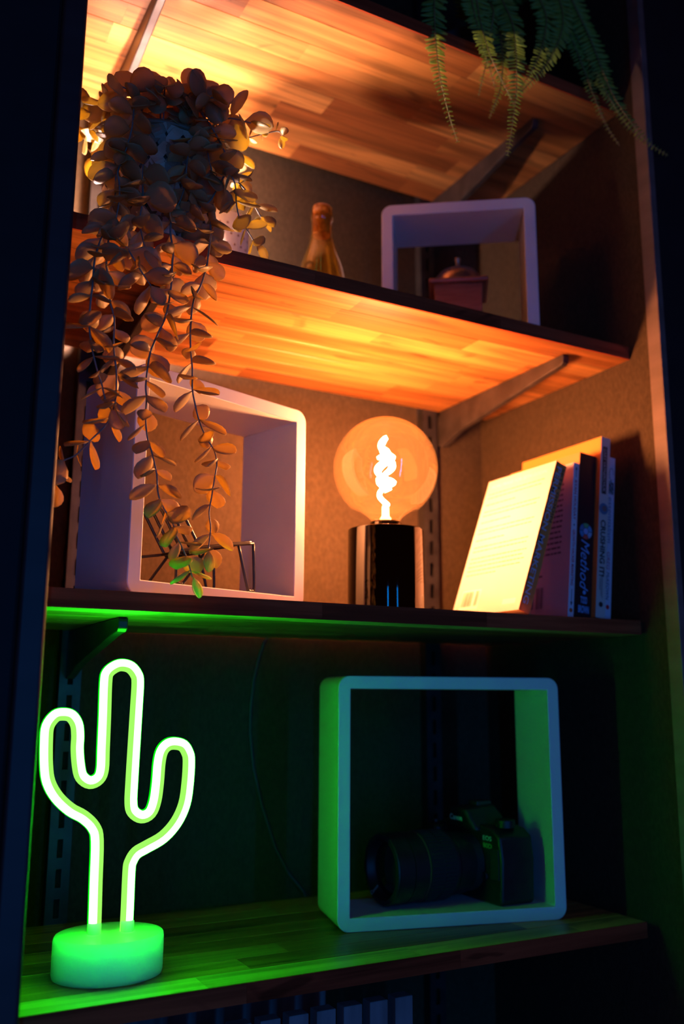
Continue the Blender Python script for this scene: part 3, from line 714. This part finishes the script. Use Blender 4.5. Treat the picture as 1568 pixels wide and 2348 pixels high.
MB().lathe([(.0335, .0825), (.0335, .0855), (.0315, .0865)], n=48).build('dome_rim', M['grinder_metal'], g, smooth=True)
MB().lathe([(.0001, .110), (.0034, .1105), (.0034, .1225), (.0042, .1235), (.0042, .1265), (.0001, .1275)], n=20).build('crank_stem', M['grinder_metal'], g, smooth=True)

# ------------------------------------------------------------------ bottle and canister
bo = tag(empty('glass_bottle', (-.3630, .150, ZT['B'])), 'small yellow glass bottle closed with a cork', 'bottle')
prof = [(.0001, .004), (.020, .001), (.0285, .0), (.0300, .003), (.0302, .060), (.0298, .072), (.0280, .084), (.0245, .0965), (.0200, .109), (.0165, .120), (.0144, .131), (.0135, .142), (.0132, .150), (.0140, .1515), (.0148, .153), (.0148, .161), (.0140, .1625), (.0137, .1690), (.0122, .1695)]
MB().lathe(prof, n=56).build('glass_body', M['bottle'], bo, smooth='all')
MB().lathe([(.0001, .132), (.0112, .1325), (.0116, .152), (.0120, .1705), (.0112, .1722), (.0001, .1724)], n=32).build('cork_stopper', M['cork'], bo, smooth=True)

cu_ = tag(empty('ceramic_canister', (-.4800, .1970, ZT['B'])), 'white ceramic canister with dots and a printed band, beside the woven basket', 'canister')
MB().lathe([(.0001, 0), (.0365, 0), (.038, .0015), (.038, .055), (.0387, .056), (.0387, .058), (.038, .059), (.038, .0870), (.0372, .088), (.038, .089), (.038, .1405), (.0370, .1425), (.0345, .1425), (.0345, .012), (.0001, .012)], n=64).build('vessel', M['ceramic'], cu_, smooth=True)
cu_.scale = (.9, .9, 1.0)
def on_can(a, z, r=.03822): return Vector((r*math.cos(a), r*math.sin(a), z))
for k in range(22):
    a = 2*math.pi*k/22
    for row, zz in enumerate((.0665, .0800, .0985, .1120, .1255)):
        aa = a + (math.pi/22 if row % 2 else 0)
        if not (-2.9 < ((aa + math.pi) % (2*math.pi)) - math.pi < .25): continue
        mb = MB(); mb.add([on_can(aa, zz)] + [on_can(aa + .0017*math.cos(q*math.pi/4)/.038, zz + .0017*math.sin(q*math.pi/4)) for q in range(8)], [(0, 1+q, 1+(q+1) % 8) for q in range(8)])
        mb.build('dot', M['ink'], cu_)
bandp = MB(); rnd = random.Random(4)
for row in range(4):
    for k in range(44):
        a = -2.9 + 3.2*k/44; zz = .0105 + row*.0125; q = rnd.random()
        for j in range(6):      # small rings and strokes
            a0_, a1_ = a + .026*math.cos(j*math.pi/3), a + .026*math.cos((j+1)*math.pi/3)
            z0_, z1_ = zz + .0027*math.sin(j*math.pi/3), zz + .0027*math.sin((j+1)*math.pi/3)
            if q < .4 and j in (1, 4): continue
            bandp.add([on_can(a0_, z0_), on_can(a1_, z1_), on_can(lerp(a, a1_, .7), lerp(zz, z1_, .7)), on_can(lerp(a, a0_, .7), lerp(zz, z0_, .7))], [(0,1,2,3)])
    for zz in (.0055, .0170, .0295, .0420, .0545):
        if row: continue
        for k in range(40):
            a = -2.9 + 3.2*k/40; b_ = a + 3.2/40
            bandp.add([on_can(a, zz), on_can(b_, zz), on_can(b_, zz + .0006), on_can(a, zz + .0006)], [(0,1,2,3)])
bandp.build('band_print', M['ink'], cu_)['kind'] = 'stuff'

# ------------------------------------------------------------------ camera in the large cube frame
dz = ZT['D'] + .0145
k_ = tag(empty('dslr_camera', (-.135, .1500, dz)), 'black reflex camera with a long zoom lens inside the large cube frame', 'camera')
bodyp = [(-.066, .004), (-.062, 0), (.062, 0), (.068, .006), (.070, .055), (.066, .078), (.050, .084), (.030, .086), (-.030, .086), (-.052, .083), (-.064, .076), (-.068, .05)]
MB().prism(bodyp, (0,1,0), (0,0,1), (1,0,0), (-.022, 0, 0), .048).build('camera_body', M['black'], k_, smooth=True, bevel=.006, seg=3)
MB().add([(-.030,-.030,.078),(.024,-.030,.078),(.024,.030,.078),(-.030,.030,.078),(-.036,-.016,.104),(.012,-.014,.107),(.012,.014,.107),(-.036,.016,.104)],
         [(0,3,2,1),(4,5,6,7),(0,1,5,4),(1,2,6,5),(2,3,7,6),(3,0,4,7)]).build('pentaprism', M['black'], k_, bevel=.005, seg=3)
MB().box((-.012, -.009, .1050), (.010, .009, .1105)).build('hot_shoe', M['steel'], k_, bevel=.001)
MB().prism([(.038, .004), (.070, .006), (.071, .06), (.062, .082), (.040, .080)], (0,1,0), (0,0,1), (1,0,0), (-.042, 0, 0), .03).build('hand_grip', M['black'], k_, bevel=.008, seg=3)
MB().lathe([(.0001, 0), (.0115, 0), (.0115, .008), (.0105, .009), (.0001, .009)], n=28).build('mode_dial', M['black'], k_, smooth=True, loc=(0, -.048, .0845))
MB().lathe([(.0001, .004), (.0042, .003), (.0042, 0)], n=20).build('release_button', M['steel'], k_, smooth=True, loc=(-.03, .055, .081))
MB().lathe([(.0042, -.0005), (.0042, .0025), (.0001, .0032)], n=16, axis='x').build('lens_release', M['steel'], k_, smooth=True, loc=(-.0255, -.038, .03))
MB().box((-.0235, -.063, .028), (-.0215, -.048, .062)).build('front_panel', flat('rubber', (.012,.012,.013), .8), k_, bevel=.0008)
zl = .0415
ln = empty('zoom_lens', (-.022, -.003, zl)); ln.parent = k_
def ring(name, x0, x1, r0, r1, m=None): return MB().lathe([(r0 - .002, x0), (r0, x0 - .0006), (r1, x1 + .0006), (r1 - .002, x1)], n=64, axis='x').build(name, m or M['black'], ln, smooth=True)
ring('mount_ring', 0, -.012, .0335, .0335, M['steel'])
ring('rear_barrel', -.012, -.036, .0345, .0362)
ring('distance_scale', -.036, -.041, .0368, .0368)
zr = ring('zoom_ring', -.041, -.078, .0388, .0388, flat('rubber', (.012,.012,.013), .8))
rb_ = MB()
for q in range(56):
    a = 2*math.pi*q/56; e_ = Vector((0, math.cos(a), math.sin(a))); s_ = Vector((0, -math.sin(a), math.cos(a)))*.0011
    for (xa, xb) in ((-.044, -.059), (-.062, -.075)):
        P0 = e_*.0386; P1 = e_*.0396
        rb_.add([P0 - s_ + Vector((xa,0,0)), P0 + s_ + Vector((xa,0,0)), P1 + s_*.7 + Vector((xa,0,0)), P1 - s_*.7 + Vector((xa,0,0)),
                 P0 - s_ + Vector((xb,0,0)), P0 + s_ + Vector((xb,0,0)), P1 + s_*.7 + Vector((xb,0,0)), P1 - s_*.7 + Vector((xb,0,0))],
                [(0,1,2,3), (4,5,6,7), (3,2,6,7), (0,3,7,4), (1,2,6,5)])
rb_.build('zoom_ribs', flat('rubber', (.012,.012,.013), .8), ln)
ring('gold_ring', -.0785, -.0800, .0392, .0392, flat('dull_red_ring', (.18,.07,.05), .3))
ring('focus_ring', -.080, -.100, .0385, .0392)
ring('front_barrel', -.100, -.121, .0392, .0396)
MB().lathe([(.0396, -.121), (.0385, -.1228), (.0335, -.1228), (.0310, -.116), (.0285, -.113)], n=64, axis='x').build('filter_ring', M['black'], ln, smooth=True)
MB().lathe([(.0290, -.1135), (.022, -.1165), (.012, -.1182), (.0001, -.1188)], n=48, axis='x').build('front_glass', mat('dark_lens_glass', (.01,.014,.01), .06), ln, smooth='all')
FR, UP = (0,-1,0), (0,0,1)
lettering('brand_lettering', 'Canon', (-.0375, .0125, .0895), FR, UP, flat('teal_white_print', (.62,.75,.72)), k_, w=.025, h=.0062, bold=.02)
lettering('model_lettering', 'EOS', (-.0226, -.0335, .0700), FR, UP, flat('teal_white_print', (.62,.75,.72)), k_, w=.0165, h=.0050)
lettering('model_lettering', '80D', (-.0226, -.0335, .0615), FR, UP, flat('green_gold_print', (.3,.5,.14)), k_, w=.0165, h=.0052)
lettering('cap_lettering', 'Canon', (-.1231, .022, -.032), (0,-.8,.6), (0,.6,.8), flat('teal_white_print', (.62,.75,.72)), ln, w=.020, h=.0042)

# ------------------------------------------------------------------ slatted crate under the lowest shelf
cr = tag(empty('slatted_crate', (-.300, .05, Z0)), 'grey slatted wooden crate below the lowest shelf', 'crate')
Hc = -.339 - Z0
for i in range(9):
    MB().box((-.0208 - i*.0296, 0, .0), (-i*.0296, .016, Hc)).build('slat', M['crate'], cr, bevel=.001)
for zz in (.03, Hc - .06):
    MB().box((-.262, .016, zz), (-.002, .03, zz + .03)).build('rail', M['crate'], cr, bevel=.001)
MB().box((-.262, .03, .0), (-.002, .20, .012)).build('bottom_board', M['crate'], cr, bevel=.001)
MB().box((-.262, .19, .012), (-.002, .20, Hc - .02)).build('rear_board', M['crate'], cr, bevel=.001)

# ------------------------------------------------------------------ basket and trailing eucalyptus
BX, BY, BZ = -.5985, .0640, ZT['B']
ba = tag(empty('woven_basket', (BX, BY, BZ)), 'woven straw basket holding the trailing eucalyptus', 'basket')
HB = .128
def rad(z): return .0545 + .0045*(z/HB)
MB().lathe([(.0001, .0), (rad(0) - .003, .0), (rad(HB) - .003, HB - .002), (rad(HB) - .008, HB - .002), (rad(0) - .008, .008), (.0001, .008)], n=48).build('lining', M['basket_dark'], ba, smooth=True)
MB().lathe([(.0001, HB - .014), (rad(HB) - .009, HB - .014)], n=40).build('soil', M['soil'], ba)
def helix(a0, turn, ph, n=40):
    mb = MB(); vs = []; fs = []
    for k in range(n + 1):
        s = k/n; z = .002 + (HB - .004)*s; a = a0 + turn*s; r = rad(z) + .0016*math.cos(math.pi*s*11 + ph)
        hw = .0054; ca, sa = math.cos(a), math.sin(a)
        tx = Vector((-sa*turn*rad(z), ca*turn*rad(z), HB)).normalized(); nn = Vector((ca, sa, 0)); bb = tx.cross(nn)
        c = Vector((r*ca, r*sa, z))
        for q, e in ((-1, 0), (1, 0), (1, .0008), (-1, .0008)): vs.append(c + bb*hw*q + nn*e)
    for k in range(n):
        for q in range(4): q2 = (q+1) % 4; fs.append((k*4+q, k*4+q2, (k+1)*4+q2, (k+1)*4+q))
    mb.add(vs, fs); return mb
NS = 22
for i in range(NS):
    helix(2*math.pi*i/NS, 1.35, i*math.pi).build('straw_strip', M['basket'], ba)
    helix(2*math.pi*i/NS + .14, -1.35, i*math.pi + math.pi).build('straw_strip', M['basket'], ba)
for zz, rr in ((HB - .002, .0030), (.002, .0024)):
    MB().tube([(rad(zz)*math.cos(2*math.pi*k/48), rad(zz)*math.sin(2*math.pi*k/48), zz) for k in range(48)], rr, 8, closed=True).build('braided_rim', M['basket'], ba, smooth='all')

def leaf_mesh(name, L=1.0, W=.78, cup=.12, fold=.10, th=.02, curl=0.0):
    """rounded leaf along +X with its face along +Z; closed, with a little thickness"""
    rows = [(0.0, .05), (.09, .26), (.24, .70), (.45, .98), (.65, 1.0), (.83, .78), (.95, .40), (1.0, .06)]
    top, n = [], 5
    for s, w in rows:
        for k in range(n):
            q = (k - 2) / 2; y = q*w*W/2
            z = cup*(s - .5)**2*1.2 + fold*abs(q)**1.5*w + curl*s*s - .05*s
            top.append((s*L, y, z))
    vs = top + [(x, y, z - th*(1 if i % n not in (0, n-1) else .75)) for i, (x, y, z) in enumerate(top)]
    m = len(top); fs = []
    for r in range(len(rows) - 1):
        for k in range(n - 1):
            a = r*n + k; fs.append((a, a+n, a+n+1, a+1)); fs.append((m+a, m+a+1, m+a+n+1, m+a+n))
        for k in (0, n - 1):
            a = r*n + k; fs.append((a, m+a, m+a+n, a+n) if k == 0 else (a, a+n, m+a+n, m+a))
    l = (len(rows)-1)*n
    for k in range(n - 1):
        fs.append((k, k+1, m+k+1, m+k)); fs.append((l+k, m+l+k, m+l+k+1, l+k+1))
    me = MB().add(vs, fs).mesh(name); me.materials.append(M['leaf'])
    o = bpy.data.objects.new('tmp', me); finish(o, 'all'); bpy.data.objects.remove(o)
    return me
LEAF = [leaf_mesh('leaf_blade', 1, .82, .10, .09), leaf_mesh('leaf_blade', 1, .70, .22, .14, curl=.10), leaf_mesh('leaf_blade', 1, .92, .05, .06, curl=-.12), leaf_mesh('leaf_blade', 1, .60, .25, .18, curl=.05)]
eu = tag(empty('trailing_eucalyptus', (BX, BY, BZ + HB - .014)), 'trailing eucalyptus with rounded leaves, strands hanging from the basket', 'plant')
ER = Vector((BX, BY, BZ + HB - .014))
NLEAF = [0]; spare = MB()
def put_leaf(parent, pos, direction, normal, size, rnd):
    x = direction.normalized(); z = (normal - x*normal.dot(x))
    if z.length < 1e-4: z = x.orthogonal()
    z.normalize(); y = z.cross(x)
    me = rnd.choice(LEAF)
    mtx = Matrix(((x.x*size, y.x*size, z.x*size, pos.x), (x.y*size, y.y*size, z.y*size, pos.y), (x.z*size, y.z*size, z.z*size, pos.z), (0,0,0,1)))
    if NLEAF[0] < 300:
        o = bpy.data.objects.new('leaf', me); COL.objects.link(o); o.parent = parent; o.matrix_local = mtx; NLEAF[0] += 1
    else:
        spare.add([mtx @ v.co for v in me.vertices], [tuple(f.vertices) for f in me.polygons])
def resample(P, step):
    out = [P[0].copy()]; acc = 0; nodes = []
    for i in range(1, len(P)):
        seg = P[i] - P[i-1]; L_ = seg.length
        while acc + L_ >= step:
            f = (step - acc) / L_; p = P[i-1] + seg*f
            nodes.append((p.copy(), seg.normalized())); P[i-1] = p; seg = P[i] - p; L_ = seg.length; acc = 0
        acc += L_
    return nodes
def strand(P, seed, size0, size1, step=.0135, r=.0011, start=0):
    rnd = random.Random(seed)
    path = smooth_path([Vector(q) - ER for q in P], 4)
    n = len(path)
    st = MB().tube(path, [lerp(r, r*.55, i/(n-1)) for i in range(n)], 6).build('stem', M['stem'], eu, smooth='all')
    nodes = resample([q.copy() for q in path], step)
    ph = rnd.uniform(0, 6.28)
    for i, (p, t) in enumerate(nodes):
        if i < start: continue
        s = i / max(1, len(nodes)); size = lerp(size0, size1, s) * 1.12 * rnd.uniform(.78, 1.18)
        a = t.orthogonal().normalized(); b_ = t.cross(a)
        ang = ph + i*math.pi/2 + rnd.uniform(-.5, .5)
        ax = a*math.cos(ang) + b_*math.sin(ang)
        for sgn in (1, -1):
            if rnd.random() < .05: continue
            d_ = ax*sgn + t*rnd.uniform(.05, .85) + Vector((0, 0, -.12))
            nm = -t + ax*sgn*rnd.uniform(-.1, .5) + (a*rnd.uniform(-.55, .55) + b_*rnd.uniform(-.55, .55))
            put_leaf(st, p, d_, nm, size*rnd.uniform(.85, 1.1), rnd)
    if nodes:
        put_leaf(st, path[-1], (path[-1] - path[-3]) + Vector((0,0,-.0005)), Vector((rnd.uniform(-.6,.6), -1, .3)), size1*.95, rnd)
    return st
cfg = [(.024,.0205),(.024,.0205),(.026,.024),(.024,.0205),(.024,.0205),(.027,.0215),(.023,.018),(.023,.019),(.0125,.0115),(.027,.024),(.025,.023),(.024,.022),(.027,.024),(.026,.023),(.027,.025),(.027,.024)]
order = [3, 4, 0, 1, 5, 2, 6, 7, 8, 11, 12, 13, 9, 10, 15]
for i in order:
    strand(STRANDS[i], 100 + i, *cfg[i], step=.0138 if i not in (8,) else .0150, start=1 if i in (8,) else 0)
# the crown that fills the basket: short arching stems
rc = random.Random(77)
for k in range(24):
    a = 2*math.pi*(k*.381966) + rc.uniform(-.2, .2); q = math.sqrt((k + .5) / 24)
    r0 = .010 + .03*q; top = lerp(.064, .036, q)*rc.uniform(.85, 1.1); out = lerp(.014, .070, q)*rc.uniform(.85, 1.1)
    e = Vector((math.cos(a), math.sin(a), 0))
    if BX + e.x*(r0 + out) < WALL_L + .03: out = max(.01, (WALL_L + .03 - BX) / e.x - r0) if e.x < 0 else out
    base = ER + e*r0*.5
    P = [base, base + e*(r0*.3 + out*.25) + Vector((0,0,top*.6)), base + e*(r0*.4 + out*.6) + Vector((0,0,top)), base + e*(r0*.5 + out) + Vector((0,0,top*.86 - .006*q))]
    strand([tuple(v) for v in P], 300 + k, .027, .0255, step=.0155, r=.0012, start=1)
if spare.v:
    sp = spare.build('leaves', M['leaf'], eu, smooth='all'); sp['kind'] = 'stuff'

# ------------------------------------------------------------------ fern on the topmost shelf
FX, FYY = -.150, .115
pot = tag(empty('plant_pot', (FX, FYY, ZT['A'])), 'dark pot standing on the topmost shelf under the fern', 'pot')
MB().lathe([(.0001, 0), (.046, 0), (.058, .085), (.061, .086), (.061, .098), (.056, .098), (.054, .086), (.0001, .086)], n=48).build('pot_body', M['pot'], pot, smooth=True)
MB().lathe([(.0001, .088), (.054, .0875)], n=32).build('soil', M['soil'], pot)
FR_ = Vector((FX, FYY, ZT['A'] + .0875))
fe = tag(empty('hanging_fern', tuple(FR_)), 'green fern with long arching fronds hanging over the topmost shelf', 'fern')
def leaflet():
    rows = [(0, .14), (.2, .42), (.5, .46), (.8, .30), (1.0, .05)]; vs = []; fs = []
    for s, w in rows:
        for q in (-1, 0, 1): vs.append((s, q*w*.32, -.10*abs(q) - .16*s*s))
    m = len(vs); vs += [(x, y, z - .03) for x, y, z in vs]
    for r in range(4):
        for k in (0, 1):
            a_ = r*3 + k; fs.append((a_, a_+3, a_+4, a_+1)); fs.append((m+a_, m+a_+1, m+a_+4, m+a_+3))
        for k in (0, 2): a_ = r*3 + k; fs.append((a_, m+a_, m+a_+3, a_+3))
    me = MB().add(vs, fs).mesh('leaflet'); me.materials.append(M['fern'])
    o = bpy.data.objects.new('tmp', me); finish(o, 'all'); bpy.data.objects.remove(o); return me
LFT = leaflet(); NL = [0]; spare_f = MB()
def frond(P, seed, size, indiv):
    rnd = random.Random(seed)
    root = Vector((rnd.uniform(-.02, .02), rnd.uniform(-.02, .01), 0))
    first = Vector(P[0]) - FR_
    path = smooth_path([root, (root + first)/2 + Vector((0, 0, .05))] + [Vector(q) - FR_ for q in P], 6)
    n = len(path)
    st = MB().tube(path, [lerp(.0013, .0004, i/(n-1)) for i in range(n)], 5).build('frond', M['rachis'], fe, smooth='all')
    nodes = resample([q.copy() for q in path], .0056)
    N_ = len(nodes)
    for i, (p, t) in enumerate(nodes):
        s = i/N_
        if s < .12: continue
        sz = size*min(1, (1.04 - s)*2.1)**.8 * rnd.uniform(.85, 1.1)
        view = Vector((-.35, -.9, -.3)); side = t.cross(view).normalized()
        nm = side.cross(t).normalized()
        for sg in (1, -1):
            d_ = side*sg + t*.28 + nm*rnd.uniform(-.25, .25); x = d_.normalized()
            z = (nm*rnd.choice((1, 1)) + Vector((rnd.uniform(-.5,.5), rnd.uniform(-.3,.3), rnd.uniform(-.4,.4)))); z = (z - x*z.dot(x)).normalized(); y = z.cross(x)
            mtx = Matrix(((x.x*sz, y.x*sz, z.x*sz, p.x), (x.y*sz, y.y*sz, z.y*sz, p.y), (x.z*sz, y.z*sz, z.z*sz, p.z), (0,0,0,1)))
            if indiv and NL[0] < 300 and s > .3:
                o = bpy.data.objects.new('leaflet', LFT); COL.objects.link(o); o.parent = st; o.matrix_local = mtx; NL[0] += 1
            else: spare_f.add([mtx @ v.co for v in LFT.vertices], [tuple(f.vertices) for f in LFT.polygons])
FS = [.0170, .0185, .0175, .0165, .0175, .0135, .0180, .0100, .0115, .0150, .0175, .0150]
for i in (0, 2, 1, 6, 5, 4, 3, 8, 7, 9, 10, 11): frond(FRONDS[i], 500 + i, FS[i], True)
spf = spare_f.build('leaflets', M['fern'], fe, smooth='all'); spf['kind'] = 'stuff'
